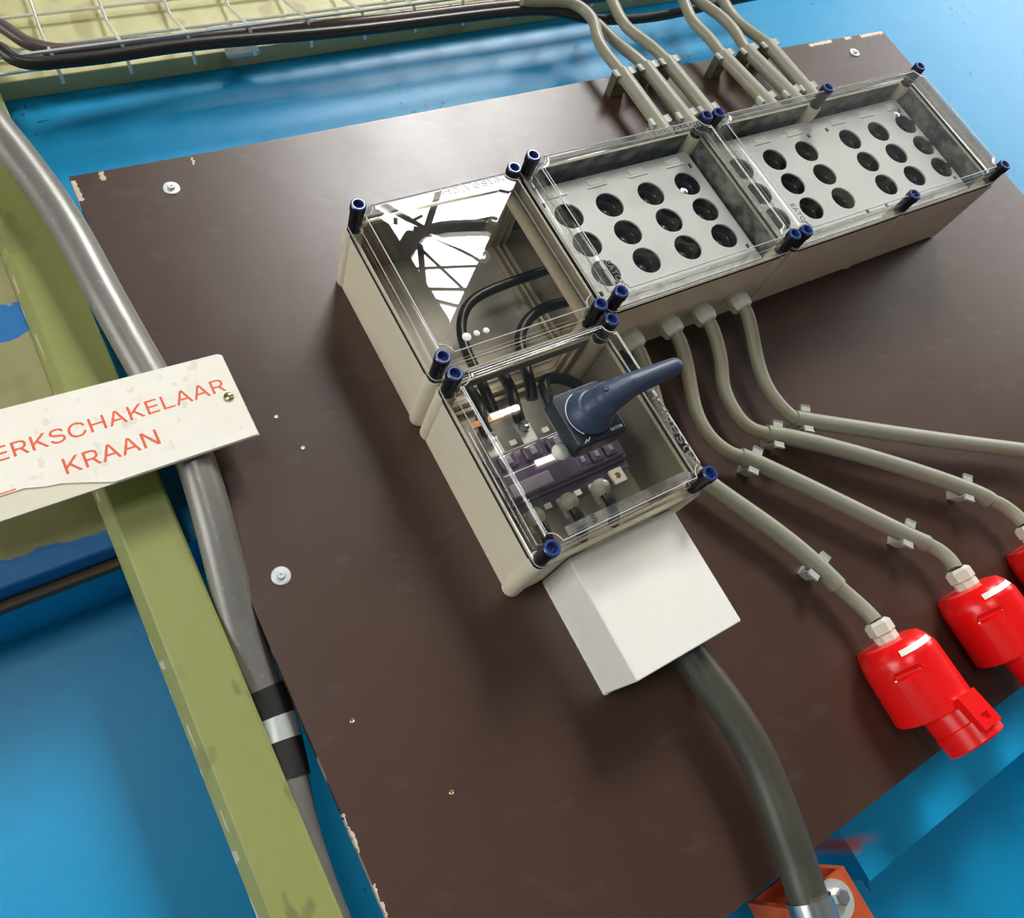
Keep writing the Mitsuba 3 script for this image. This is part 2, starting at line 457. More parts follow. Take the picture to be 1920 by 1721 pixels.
for x, z in ((-.1741, 1.6041), (-.1262, 1.5185), (-.1245, 1.8805), (-.1145, 1.8424)):
    obj('small_screw', lathe([(.0001, 0), (.0022, 0), (.0022, .0006), (.0015, .0012), (.0006, .0010), (.0001, .0010)], (x, 0, z), (0, -1, 0), 12), 'brass' if z < 1.7 else 'zinc', bd)


# ------------------------------------------------------------------ enclosures
SR, PR = .0074, .0092


def screw(parent, x, z, seam, top):
    s = obj('cover_screw', lathe([(.0001, seam), (.0066, seam), (.0066, top - .010), (SR, top - .008), (SR, top - .0012)], (x, 0, z), (0, -1, 0), 22), 'navy_plastic', parent)
    obj('screw_ring', lathe([(SR, top - .0012), (SR - .0010, top), (.0049, top), (.0043, top - .0010), (.0040, top - .006), (.0001, top - .006)], (x, 0, z), (0, -1, 0), 22), 'navy_ring', s)


def enclosure(name, label, x0, x1, z0, z1, seam, top, lid='lid_clear', mids=(), openings=(), lip=0.0):
    """x0..z1: the screw positions"""
    t = thing(name, label, 'electrical box')
    o = .0065
    a = (x0 - o, x1 + o, z0 - o, z1 + o)
    i = (x0 - o + .0035, x1 + o - .0035, z0 - o + .0035, z1 + o - .0035)
    k = (i[0], i[1] - lip, i[2], i[3])
    solid = mani(loft([rr(*a, .006, .0006), rr(*a, .006, seam)])) - mani(loft([rr(*i, .004, .006), rr(*i, .004, seam - .004)])) - mani(loft([rr(*k, .004, seam - .0045), rr(*k, .004, seam + .01)]))
    for q in openings:
        solid -= mani(slab(*q))
    sm = solid.to_mesh()
    shell = trimesh.Trimesh(sm.vert_properties[:, :3], sm.tri_verts, process=False)
    posts = []
    pts = [(x0, z0), (x1, z0), (x0, z1), (x1, z1)] + [(m, z) for m in mids for z in (z0, z1)]
    for x, z in pts:
        posts.append(lathe([(.0001, .0004), (PR - .001, .0004), (PR, .002), (PR, seam - .0015), (PR - .001, seam), (.0001, seam)], (x, 0, z), (0, -1, 0), 18))
    obj('body', cat([shell] + posts), 'cream_plastic', t)
    obj('gasket', cat([loft([rr(a[0] - .0006, a[1] + .0006, a[2] - .0006, a[3] + .0006, .0066, seam - .0024), rr(a[0] - .0006, a[1] + .0006, a[2] - .0006, a[3] + .0006, .0066, seam + .0022)], False, False)]), 'rubber', t)
    if True:
        e_ = .0006
        top_ = seam - .0046 if lip else seam - .0008
        lin = mani(loft([rr(i[0] - .0005, i[1] + .0005, i[2] - .0005, i[3] + .0005, .004, .0066), rr(i[0] - .0005, i[1] + .0005, i[2] - .0005, i[3] + .0005, .004, top_)])) - mani(loft([rr(i[0] + e_, i[1] - e_, i[2] + e_, i[3] - e_, .0038, .005), rr(i[0] + e_, i[1] - e_, i[2] + e_, i[3] - e_, .0038, top_ + .001)]))
        for q in openings:
            lin -= mani(slab(*q))
        lin = lin.to_mesh()
        obj('liner', trimesh.Trimesh(lin.vert_properties[:, :3], lin.tri_verts, process=False), 'liner_grey' if lid == 'lid_dusty' else 'liner_dim', t)
    f = .0045
    n = .0105
    lo = [rr(x0 - o - .001, x1 + o + .001, z0 - o - .001, z1 + o + .001, .007, seam + .0022),
          rr(x0 - o - .001, x1 + o + .001, z0 - o - .001, z1 + o + .001, .007, seam + .004),
          rr(x0 - o, x1 + o, z0 - o, z1 + o, .006, seam + .0052)]
    e = (x0 - .0015, x1 + .0015, z0 - .0015, z1 + .0015)
    for ins, dd in ((.0, seam + .0055), (.0012, top - .0078), (.0015, top - .0062), (.0026, top - .0043), (.0045, top - .0031), (.0064, top - .0026)):
        lo.append(nr(e[0] + ins, e[1] - ins, e[2] + ins, e[3] - ins, n, dd))
    if lid == 'lid_dusty':
        lk = obj('lid', loft(lo[4:], cap0=False), 'lid_top', t, smooth=50)
        obj('skirt', loft(lo[:5], False, False), 'lid_dusty', lk, smooth=50)
    else:
        lk = obj('lid', loft(lo, cap0=False), lid, t, smooth=50)
    for lp_, r_ in ((nr(e[0] + .0034, e[1] - .0034, e[2] + .0034, e[3] - .0034, n, top - .0034, 9), .00062), (rr(x0 - o - .0005, x1 + o + .0005, z0 - o - .0005, z1 + o + .0005, .007, seam + .0048, 7), .0006)):
        lp_ = W(np.vstack([lp_, lp_[:1]]))
        obj('edge_bead', tube(lp_, r_, 6, caps=False), 'edge_clear', lk)
    rb = nr(e[0] + .0012, e[1] - .0012, e[2] + .0012, e[3] - .0012, n, seam + .0125, 7)
    obj('edge_bead', tube(W(np.vstack([rb, rb[:1]])), .0005, 6, caps=False), 'edge_clear', lk)
    for x, z in pts:
        screw(t, x, z, seam, top)
    return t


def edge_text(t, s, h, x, z, d, ang, width):
    obj('lettering', text(s, h, x, z, d, .0005, ang=ang, width=width), 'clear_letter', t, smooth=False)


# upper left box, empty but for cables
b2 = enclosure('junction_box', 'grey box with mirror-bright clear lid, upper left of the row', 0, .1692, 1.8307, 2.0, .0825, .1166, openings=[(.15, .19, 1.853, 1.985, .012, .070), (.020, .155, 1.80, 1.845, .012, .070)], lip=.0075)
obj('back_plate', slab(.006, .163, 1.838, 1.993, .0061, .009, .002), 'inner_grey', b2)
obj('lid_boss', lathe([(.0001, 0), (.0082, 0), (.0082, .0005), (.0045, .0009), (.0025, .0006), (.0001, .0006)], (.0848, -.1142, 1.915), (0, -1, 0), 24), 'lid_dusty', b2)
for x, z, r in ((.0297, 1.8419, .0042), (.0401, 1.8423, .0030), (.0497, 1.8419, .0030)):
    obj('plug_dot', lathe([(.0001, 0), (r, 0), (r, .0006), (r * .7, .0011), (.0001, .0012)], (x, -.1142, z), (0, -1, 0), 16), 'plate_grey', b2)
edge_text(b2, 'Halyester', .0085, .083, 1.9885, .1140, .5, .072)
# lower box with the main switch
b1 = enclosure('switch_box', 'grey box with smoky clear lid carrying the blue rotary handle', .0022, .1706, 1.6452, 1.8125, .0825, .1166, openings=[(.020, .155, 1.80, 1.83, .012, .070), (.05, .13, 1.62, 1.66, .012, .066)])
obj('back_plate', slab(.009, .164, 1.652, 1.806, .0061, .009, .002), 'inner_grey', b1)
edge_text(b1, 'Halyester', .0085, .1612, 1.737, .1140, -90, .082)
obj('lid_strip', slab(.021, .152, 1.6485, 1.6565, .1139, .1147, .001), 'lid_dusty', b1)
for zz in (1.6535, 1.6470):
    obj('lid_rib', tube(W([(.0245, zz, .1142), (.09, zz, .1142), (.1535, zz, .1142)]), .0005, 6), 'edge_clear', b1)
obj('strip_number', text('3', .006, .046, 1.6495, .1147, .0003, True), 'rubber', b1, smooth=False)
obj('lid_boss', lathe([(.0001, 0), (.0075, 0), (.0075, .0008), (.005, .003), (.0001, .0036)], (.0526, -.114, 1.7149), (0, -1, 0), 24), 'gland_white', b1)


def coverplate(t, x0, x1, z0, z1, d, holes, r, extra=()):
    g = sbox(x0, z0, x1, z1).buffer(-.003).buffer(.003)
    for x, z in holes:
        g = g.difference(Point(x, z).buffer(r, 12))
    for x, z in extra:
        g = g.difference(sbox(x - .0025, z - .003, x + .0025, z + .003))
    obj('cover_plate', plate(g, d - .002, d), 'plate_grey', t, smooth=False)


HR = .0160
ROWS = [1.9531, 1.9154, 1.8776]
C3, C4 = [.2226, .2760, .3332, .3865], [.4704, .5255, .5806, .6599, .7146, .7694]
b3 = enclosure('fuse_box', 'clear lidded fuse box with twelve round holes, middle of the row', .1875, .4194, 1.8307, 2.0, .1, .1284, 'lid_dusty', openings=[(.17, .20, 1.853, 1.985, .012, .070)])
coverplate(b3, .1935, .4135, 1.8375, 1.9945, .0809, [(x, z) for z in ROWS for x in C3], HR, [(.2035, 1.973), (.4065, 1.975), (.2035, 1.857), (.4065, 1.857)])
b4 = enclosure('fuse_box', 'longest fuse box with dusty clear lid at right end of the row', .4376, .7908, 1.8307, 2.0, .1, .1284, 'lid_dusty', mids=(.6163,))
coverplate(b4, .4436, .7848, 1.8375, 1.9945, .0809, [(x, z) for z in ROWS for x in C4], HR, [(.601, 1.973), (.6355, 1.975), (.777, 1.975), (.601, 1.852), (.6355, 1.852), (.777, 1.857)])
obj('lid_boss', lathe([(.0001, 0), (.0040, 0), (.0040, .0005), (.001, .0012), (.0001, .0012)], (.688, -.1260, 1.940), (0, -1, 0), 20), 'bright_steel', b4)
obj('lid_boss', lathe([(.0001, 0), (.0040, 0), (.0040, .0005), (.001, .0012), (.0001, .0012)], (.3265, -.1260, 1.9165), (0, -1, 0), 20), 'bright_steel', b3)
for t, cs in ((b3, C3), (b4, C4)):
    for x in cs:
        obj('label_holder', cat([slab(x - .013, x + .013, 1.9785, 1.9805, .0808, .0822, .0005), slab(x - .010, x + .010, 1.9815, 1.9895, .0808, .0818, .001)]), 'white_plastic', t)
edge_text(b3, 'Halyester', .0085, .334, 1.9885, .1258, .5, .072)
edge_text(b3, 'EATON', .0058, .1912, 1.866, .1258, -90, .030)
edge_text(b4, 'EATON', .0058, .4412, 1.866, .1258, -90, .030)
for t, xs in ((b3, (.2352, .2878, .3351, .3883)),):
    for x in xs:
        g_ = obj('cable_gland', lathe([(.0001, 0), (.0115, 0), (.0115, .006), (.0100, .0065)], (x, -.042, 1.8242), (0, 0, -1), 20), 'gland_white', t)
        obj('gland_nut', lathe([(.0125, .0060), (.0125, .0145), (.0112, .0190), (.0090, .0205), (.0075, .0205)], (x, -.042, 1.8242), (0, 0, -1), 6, .3), 'gland_white', g_, smooth=25)

cap_body = mikit.ply(lathe([(.0001, .040), (.0140, .040), (.0140, .066), (.0128, .0715), (.0112, .0725), (.0100, .0710), (.0088, .0640), (.0080, .0632)], (0, 0, 0), (0, -1, 0), 24), 'fuse_ceramic', 40)
cap_win = mikit.ply(lathe([(.0082, .0632), (.0070, .0655), (.0045, .0680), (.0020, .0692), (.0001, .0694)], (0, 0, 0), (0, -1, 0), 20), 'fuse_window', 40)
for t, cs in ((b3, C3), (b4, C4)):
    for z in ROWS:
        for x in cs:
            T_ = mi.ScalarTransform4f().translate([x, 0, z])
            c_ = obj('fuse_cap', {**cap_body, 'to_world': T_}, None, t)
            obj('cap_window', {**cap_win, 'to_world': T_}, None, c_)

# cables inside the two left boxes
def inner(name, label, pts, r, m='black_cable'):
    return obj(name, tube(W(spline(pts, 48)), r, 12), m, label=label, cat='cable', group=None)


inner('power_cable', 'black cable looping widest through the upper left box', [(.050, 1.79, .050), (.0525, 1.822, .052), (.0552, 1.843, .050), (.0591, 1.8668, .047), (.0681, 1.8895, .045), (.0878, 1.9092, .045), (.124, 1.9176, .045), (.165, 1.9198, .045), (.2100, 1.9250, .038)], .0052)
inner('power_cable', 'black cable bending shortly inside the lower right of the upper left box', [(.092, 1.79, .050), (.1035, 1.822, .050), (.1132, 1.8477, .046), (.1242, 1.8636, .045), (.1458, 1.8763, .045), (.170, 1.880, .044), (.2100, 1.8830, .036)], .0056)

# ------------------------------------------------------------------ main switch inside the lower box
sw = thing('switch_disconnector', 'violet tinted switch block with three poles behind the lid', 'switch')
obj('housing', cat([slab(.012, .146, 1.700, 1.750, .009, .058, .003, .002), slab(.016, .100, 1.703, 1.728, .058, .066, .002, .002)]), 'purple_plastic', sw)
obj('upper_deck', slab(.014, .072, 1.7285, 1.7485, .058, .062, .002, .001), 'purple_plastic', sw)
obj('front_panel', slab(.018, .060, 1.7045, 1.7165, .066, .0675, .001, .0005), 'lavender_plastic', sw)
obj('pole_block', slab(.084, .142, 1.7035, 1.7215, .058, .064, .002, .001), 'purple_plastic', sw)
obj('pole_rail', slab(.014, .146, 1.692, 1.700, .009, .052, .002, .001), 'purple_plastic', sw)
for x in (.022, .048, .074):
    obj('rib', slab(x, x + .018, 1.7315, 1.7455, .062, .0655, .002, .0015), 'purple_plastic', sw)
    obj('rib', slab(x + .006, x + .012, 1.7345, 1.7425, .0655, .0680, .001, .0008), 'lavender_plastic', sw)
for x in (.090, .106, .122):
    obj('rib', slab(x, x + .012, 1.7065, 1.7185, .064, .0670, .001, .001), 'purple_plastic', sw)
    obj('rib', slab(x + .004, x + .008, 1.7095, 1.7155, .0670, .0685, .0005, .0005), 'lavender_plastic', sw)
for x in (.0478, .0838, .1135):
    obj('phase_mark', slab(x - .0035, x + .0035, 1.7525, 1.7575, .055, .0575, .0005), 'white_plastic', sw)
for x in (.0485, .0815):
    obj('phase_mark', slab(x - .0035, x + .0035, 1.6865, 1.6915, .053, .0555, .0005), 'white_plastic', sw)
for x in (.030, .066, .102):
    p_ = obj('terminal_plate', slab(x - .0075, x + .0075, 1.750, 1.777, .052, .055, .001), 'zinc', sw)
    obj('terminal_bolt', cat([lathe([(.0001, .055), (.0062, .055), (.0062, .0565), (.005, .0565), (.005, .0615), (.003, .0625), (.0001, .0622)], (x, 0, 1.7655), (0, -1, 0), 6)]), 'bright_steel', p_, smooth=25)
    l_ = obj('terminal_plate', slab(x - .0065, x + .0085, 1.672, 1.692, .050, .053, .001), 'zinc', sw)
    obj('terminal_cap', lathe([(.0085, .053), (.0088, .058), (.0080, .062), (.0055, .0650), (.0030, .0700), (.0001, .0708)], (x + .001, 0, 1.684), (0, -1, 0), 14), 'cap_clear', l_)
np_ = obj('neutral_plate', slab(.1185, .1325, 1.681, 1.695, .055, .058, .0008), 'white_plastic', sw)
obj('neutral_hole', lathe([(.0032, 0), (.0026, .0006), (.0001, .0006)], (.1255, -.058, 1.688), (0, -1, 0), 14), 'copper', np_)
for k, (x, xt, zt) in enumerate(((.030, .0350, 1.832), (.066, .079, 1.832), (.102, .150, 1.800))):
    nm = ('first', 'second', 'third')[k]
    if k < 2:
        path = [(x, 1.772, .056), (x + .001, 1.786, .060), (x + .006, 1.80, .058), (xt, 1.832, .046)]
    else:
        path = [(x, 1.772, .056), (x + .001, 1.788, .060), (x + .008, 1.800, .058), (x + .028, 1.797, .054), (x + .045, 1.785, .046)]
    inner('feed_cable', f'short black cable down to the {nm} upper terminal of the switch', path, .0056)
    inner('tail_cable', f'short black cable leaving the {nm} lower terminal of the switch', [(x + .001, 1.680, .056), (x + .002, 1.670, .058), (x + .003, 1.660, .052), (x + .004, 1.652, .040)], .0052)
obj('busbar', slab(.0175, .050, 1.779, 1.785, .060, .063, .0006), 'copper', sw)

# rotary handle
h = 'switch_box__rotary_handle'
hx0, hx1, hz0, hz1 = .0610, .1090, 1.7065, 1.7560
obj('rotary_handle', slab(hx0 - .001, hx1 + .001, hz0 - .001, hz1 + .001, .1136, .133, .004, .0015), 'handle_base', 'switch_box')
hc = ((hx0 + hx1) / 2, (hz0 + hz1) / 2)
hub = manifold3d.Manifold.batch_hull([manifold3d.Manifold.sphere(r, 28).translate(tuple(W((x, z, d)))) for x, z, d, r in
                                     ((hc[0] + .001, hc[1], .141, .0150), (hc[0] + .012, hc[1] + .001, .152, .0135))])
hub += manifold3d.Manifold.batch_hull([manifold3d.Manifold.sphere(r, 28).translate(tuple(W((x, z, d)))) for x, z, d, r in
                                      ((hc[0] + .008, hc[1], .153, .0135), (hc[0] + .030, hc[1] + .001, .161, .0102))])
hub += manifold3d.Manifold.batch_hull([manifold3d.Manifold.sphere(r, 28).translate(tuple(W((x, z, d)))) for x, z, d, r in
                                      ((hc[0] + .026, hc[1] + .001, .160, .0104), (.1565, hc[1] - .0005, .1680, .0077))])
hm = hub.to_mesh()
obj('lever', trimesh.Trimesh(hm.vert_properties[:, :3], hm.tri_verts, process=False), 'handle_plastic', h, smooth=50)
obj('dial', lathe([(.0001, .133), (.0205, .133), (.0205, .137), (.0185, .141), (.0150, .146), (.0001, .150)], (hc[0], 0, hc[1]), (0, -1, 0), 36), 'handle_plastic', h, smooth=40)
a_ = np.radians(np.linspace(105, 225, 18))
obj('dial_mark', tube(W(np.stack([hc[0] + .0213 * np.cos(a_), hc[1] + .0213 * np.sin(a_), np.full(18, .1333)], -1)), .0005, 6), 'white_print', h)
obj('lock_hole', lathe([(.0001, 0), (.0026, 0), (.0022, .0006), (.0001, .0006)], W((hc[0] + .004, hc[1] + .004, .1655)), W((-.25, .2, 1.0)), 14), 'black_hole', h)
obj('base_mark', text('EATON', .0026, .0945, 1.7097, .1330, .0003, True), 'white_print', h, smooth=False)
obj('base_mark', tube(W([(.066, 1.7083, .1332), (.0695, 1.7110, .1332), (.0692, 1.7087, .1332), (.0732, 1.7117, .1332)]), .0005, 5), 'white_print', h)

# hood under the switch box
hd = thing('cable_hood', 'plain white cable entry hood under the switch box', 'hood')
hm_ = (mani(slab(.0328, .1503, 1.5246, 1.6380, .003, .070, .0015, .0015)) - mani(slab(.0355, .1476, 1.51, 1.6350, .0, .0670, .001))).to_mesh()
obj('cover', trimesh.Trimesh(hm_.vert_properties[:, :3], hm_.tri_verts, process=False), 'white_plastic', hd, smooth=25)
obj('back_flange', slab(.0322, .1509, 1.5236, 1.6380, .0002, .003, .002), 'white_plastic', hd)

# ------------------------------------------------------------------ cables, conduits, clips
CR, PRr = .0074, .0092


def saddle(label, x, z, direction, dz, stand, m, group):
    """open saddle clip under a pipe whose axis stands dz in front of the board; direction (x,z) along the pipe"""
    t = thing('pipe_clip', label, 'clip', group)
    u = np.array([direction[0], direction[1]], float)
    u /= np.linalg.norm(u)
    c = np.array([-u[1], u[0]])
    L = .0055

    def sweep(poly):
        # poly in (across, d)
        if hasattr(poly, 'geoms'):
            return cat([sweep(g1) for g1 in poly.geoms])
        m_ = trimesh.creation.extrude_polygon(poly, 2 * L, engine='earcut')
        v = m_.vertices
        q = np.stack([x + c[0] * v[:, 0] + u[0] * (v[:, 2] - L), z + c[1] * v[:, 0] + u[1] * (v[:, 2] - L), v[:, 1]], -1)
        w = W(q)
        f = m_.faces
        mm = trimesh.Trimesh(w, f, process=False)
        return mm if mm.volume > 0 else trimesh.Trimesh(w, f[:, ::-1], process=False)

    ring = Point(0, dz).buffer(PRr + .0018, 12).difference(Point(0, dz).buffer(PRr + .0002, 12)).intersection(sbox(-.03, 0, .03, dz + .004))
    ears = []
    for s in (-1, 1):
        e = Polygon([(s * (PRr + .0002), dz + .0015), (s * (PRr + .0070), dz + .0030), (s * (PRr + .0070), dz + .0062), (s * (PRr + .0050), dz + .0048), (s * (PRr - .0004), dz + .0045)])
        ears.append(e)
    if stand:
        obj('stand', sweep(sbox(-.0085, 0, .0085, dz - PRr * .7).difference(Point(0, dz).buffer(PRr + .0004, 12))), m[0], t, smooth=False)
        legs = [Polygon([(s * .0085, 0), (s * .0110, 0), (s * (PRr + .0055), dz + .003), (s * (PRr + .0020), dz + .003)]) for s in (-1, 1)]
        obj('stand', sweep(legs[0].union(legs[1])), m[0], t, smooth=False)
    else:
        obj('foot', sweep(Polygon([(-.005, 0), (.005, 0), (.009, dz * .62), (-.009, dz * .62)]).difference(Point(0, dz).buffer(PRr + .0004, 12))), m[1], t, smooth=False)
    obj('jaws', sweep(ring.union(ears[0]).union(ears[1]).buffer(0)), m[1], t, smooth=False)
    return t


DZ = .022
low = [
    ('leftmost', [(.2352, 1.806, .042), (.2352, 1.795, .041), (.232, 1.765, .034), (.222, 1.715, .024), (.222, 1.685, DZ)],
     [(.222, 1.685), (.239, 1.643), (.2698, 1.5865), (.3020, 1.5040)], [(.3020, 1.5040), (.3075, 1.4850), (.3095, 1.4720), (.3095, 1.4600)]),
    ('second', [(.2878, 1.806, .042), (.2878, 1.796, .042), (.283, 1.765, .033), (.2690, 1.722, .025), (.2690, 1.690, .0225), (.2790, 1.6690, DZ), (.2897, 1.6606, DZ)],
     [(.2880, 1.6618), (.3591, 1.5801), (.4161, 1.5120), (.4320, 1.4950)], [(.4315, 1.4955), (.4370, 1.4860), (.4395, 1.4740), (.4365, 1.4600)]),
    ('third', [(.3351, 1.806, .042), (.3345, 1.794, .042), (.327, 1.758, .032), (.3165, 1.733, .026), (.3141, 1.6976, .023), (.3220, 1.6810, DZ), (.3350, 1.6705, DZ)],
     [(.3340, 1.6713), (.4417, 1.5960), (.5326, 1.5175), (.5480, 1.4990)], [(.5475, 1.4995), (.5560, 1.4890), (.5600, 1.4740), (.5590, 1.4600)]),
    ('rightmost', [(.3883, 1.806, .042), (.3875, 1.794, .042), (.3790, 1.758, .031), (.3702, 1.718, .024), (.3735, 1.6850, .0225), (.3800, 1.6720, DZ)],
     [(.3790, 1.6728), (.4542, 1.6294), (.5650, 1.5679), (.6436, 1.5257), (.6560, 1.5185)], [(.6550, 1.5190), (.6720, 1.5040), (.6815, 1.4820), (.6815, 1.4600)]),
]
for nm, top_, mid_, end_ in low:
    t = thing('supply_cable', f'grey cable from the {nm} gland under the middle fuse box', 'cable', None)
    obj('upper_run', tube(W(spline(top_, 44)), CR, 14), 'cable_grey', t)
    m3 = [(x, z, DZ) for x, z in mid_]
    obj('conduit_sleeve', tube(W(spline(m3, 24)), PRr, 16), 'conduit_grey', t)
    if end_:
        obj('lower_run', tube(W(spline([(x, z, DZ + (.008 if z < 1.465 else .005 if z < 1.48 else .002 if z < 1.49 else 0)) for x, z in end_], 20)), CR, 14), 'cable_grey', t)
for lab, x, z, dr_ in (('clip at upper end of the second sleeve', .2985, 1.6493, (.0711, -.0805)), ('clip at upper end of the third sleeve', .3440, 1.6640, (.1077, -.0753)),
                       ('clip at upper end of the rightmost sleeve', .3900, 1.6663, (.0752, -.0434)), ('clip at lower end of the leftmost sleeve', .2925, 1.5290, (.0366, -.0900)),
                       ('clip at lower end of the second sleeve', .4161, 1.5120, (.0570, -.0681)), ('clip at lower end of the third sleeve', .5277, 1.5215, (.0909, -.0785))):
    saddle('light grey ' + lab, x, z, dr_, DZ, False, ('clip_dark', 'clip_grey'), 'grey clips on the lower sleeves')

UD = .030
ups = [((.4617, 2.1718), (.4632, 2.012), [(.462, 2.158), (.4617, 2.1718), (.4595, 2.216), (.467, 2.2443), (.4748, 2.265), (.4682, 2.2927), (.4415, 2.3063), (.39, 2.316)]),
       ((.5029, 2.1745), (.5115, 2.012), [(.5036, 2.160, .03), (.5029, 2.1745, .03), (.500, 2.2015, .026), (.4985, 2.2400, .018), (.4905, 2.2955, .0125), (.468, 2.316, .0125), (.42, 2.328, .0125)]),
       ((.5415, 2.1769), (.5500, 2.012), [(.5423, 2.162), (.5415, 2.1769), (.5324, 2.21), (.5189, 2.245), (.5270, 2.2955), (.528, 2.345)]),
       ((.6366, 2.1694), (.6610, 2.012), [(.6385, 2.155), (.6366, 2.1694), (.6367, 2.2006), (.6319, 2.2353), (.6450, 2.2812), (.645, 2.345)]),
       ((.6834, 2.1706), (.7115, 2.012), [(.6860, 2.156), (.6834, 2.1706), (.6885, 2.2016), (.6840, 2.237), (.6670, 2.2731), (.667, 2.345)]),
       ((.7273, 2.1728), (.7370, 2.012), [(.7280, 2.158), (.7273, 2.1728), (.7144, 2.2011), (.7062, 2.2276), (.7106, 2.2655), (.712, 2.345)])]
for k, (a, b, path) in enumerate(ups):
    nm = ('first', 'second', 'third', 'fourth', 'fifth', 'sixth')[k]
    t = thing('riser_cable', f'grey cable from the tray into the boxes, {nm} from left of six risers', 'cable')
    obj('upper_run', tube(W(spline([(q[0], q[1], q[2] if len(q) > 2 else UD) for q in path], 40)), .0074, 14), 'cable_grey', t)
    obj('conduit_sleeve', tube(W(spline([(*a, UD), ((a[0] + b[0]) / 2, (a[1] + b[1]) / 2, UD), (*b, UD)], 12)), .0092, 16), 'conduit_grey', t)
    dirx = (b[0] - a[0], b[1] - a[1])
    saddle(f'tall dark clip holding the {nm} riser from left at the board\'s top edge', a[0] + .02 * dirx[0], a[1] - .004, dirx, UD, True, ('clip_dark', 'clip_grey'), 'tall clips along the top edge of the board')
    saddle(f'clip holding the {nm} riser from left just above the box tops', a[0] + .56 * dirx[0], a[1] + .56 * dirx[1], dirx, UD, False, ('clip_dark', 'clip_grey'), 'clips just above the boxes')

# ------------------------------------------------------------------ plugs
def plug(label, x, z):
    """x, z: the axis and the gland's top"""
    t = thing('power_plug', label, 'plug')
    D = .030
    g_ = obj('gland_nut', lathe([(.0075, .002), (.0095, 0), (.0128, .003), (.0128, .0125), (.0100, .0140)], (x, -D, z), (0, 0, -1), 6, .2), 'gland_white', t, smooth=25)
    obj('gland_collar', lathe([(.0100, .0135), (.0118, .0140), (.0118, .0200), (.0105, .0225)], (x, -D, z), (0, 0, -1), 8, .2), 'gland_white', g_, smooth=25)
    zt, zb = z - .0215, z - .0925

    def half(R, zz, flat=-.0):
        """outline of the housing at one height: round front, straight sides to the board"""
        a = np.linspace(-.70, np.pi + .70, 29)
        xs, ds = R * np.cos(a), .030 + R * .98 * np.sin(a)
        out = [(.62 * R, .001)] + list(zip(xs, np.maximum(ds, .002))) + [(-.62 * R, .001)]
        return np.array([(x + p, zz, q) for p, q in out])

    rings = [half(.0240, zt), half(.0280, zt - .0010), half(.0325, zt - .0065), half(.0350, zt - .012), half(.0366, zt - .017), half(.0378, zb + .002), half(.0372, zb)]
    n = len(rings[0])
    v = np.vstack(rings + [rings[0].mean(0)[None], rings[-1].mean(0)[None]])
    f = []
    for k in range(len(rings) - 1):
        for i in range(n):
            j = (i + 1) % n
            f += [[k * n + i, (k + 1) * n + j, k * n + j], [k * n + i, (k + 1) * n + i, (k + 1) * n + j]]
    c = len(rings) * n
    f += [[c, i, (i + 1) % n] for i in range(n)] + [[c + 1, (len(rings) - 1) * n + (i + 1) % n, (len(rings) - 1) * n + i] for i in range(n)]
    body = trimesh.Trimesh(W(v), f, process=False)
    if body.volume < 0:
        body.invert()
    # the oblong pocket in the front left
    cutter = manifold3d.Manifold.batch_hull([manifold3d.Manifold.sphere(.0042, 14).translate(tuple(W((x + u, z - .048, d_)))) for u, d_ in ((-.0320, .0490), (-.0268, .0555), (-.0175, .0628))])
    bm = (mani(body) - cutter).to_mesh()
    obj('housing', trimesh.Trimesh(bm.vert_properties[:, :3], bm.tri_verts, process=False), 'red_plastic', t, smooth=30)
    obj('pocket_screw', lathe([(.0001, 0), (.0016, 0), (.0012, .0008), (.0001, .0009)], W((x - .0338, z - .0505, .0463)), W((-.8, 0, .5)), 10), 'brass', t)
    a = np.radians(np.linspace(62, 128, 12))
    Rl, dl = .0405, .030
    st = []
    for zz, rr_ in ((zt - .0065, .0330), (zt - .0118, .0352)):
        st.append(np.array([(x + rr_ * math.cos(q), zz, .030 + rr_ * .98 * math.sin(q)) for q in a]))
    inner_, outer_ = [np.vstack(st)], []
    vv = np.vstack(st)
    cen = np.array([x, 0, .030])
    out_dir = (vv - cen) * [1, 0, 1]
    out_dir /= np.linalg.norm(out_dir, axis=1, keepdims=True)
    v2 = np.vstack([vv + out_dir * .0006, vv - out_dir * .001])
    m_ = trimesh.convex.convex_hull  # noqa
    k = len(a)
    ff = []
    for i in range(k - 1):
        ff += [[i, i + 1, k + i + 1], [i, k + i + 1, k + i]]
    sticker = trimesh.Trimesh(W(v2[:2 * k]), ff, process=False)
    obj('label_strip', sticker, 'white_plastic', t, smooth=True)
    # shroud, leaning out from the board
    ax = W((0, -1, .22))
    o = W((x + .004, zb + .004, .040))
    obj('shroud', lathe([(.0235, 0), (.0262, 0), (.0262, .0225), (.0275, .0235), (.0275, .0405), (.0258, .0420), (.0235, .0420), (.0230, .0100), (.0001, .0100)], o, ax, 32), 'red_plastic', t)
    # flap on the front of the shroud
    u = np.array([0, -1, .22]) / np.linalg.norm([1, .22])
    nrm = np.array([0, .22, 1]) / np.linalg.norm([1, .22])
    base = np.array([x + .004, zb + .003, .040]) + nrm * .0270

    def flap(x0, x1, s0, s1, h0, h1):
        q = []
        for h in (h0, h1):
            for a1, s in ((x0, s0), (x1, s0), (x1, s1), (x0, s1)):
                q.append(base + np.array([a1, 0, 0]) + u * s + nrm * h)
        m = trimesh.Trimesh(W(q), [[0, 1, 2], [0, 2, 3], [4, 6, 5], [4, 7, 6], [0, 5, 1], [0, 4, 5], [1, 6, 2], [1, 5, 6], [2, 7, 3], [2, 6, 7], [3, 4, 0], [3, 7, 4]], process=False)
        if m.volume < 0:
            m.invert()
        return m

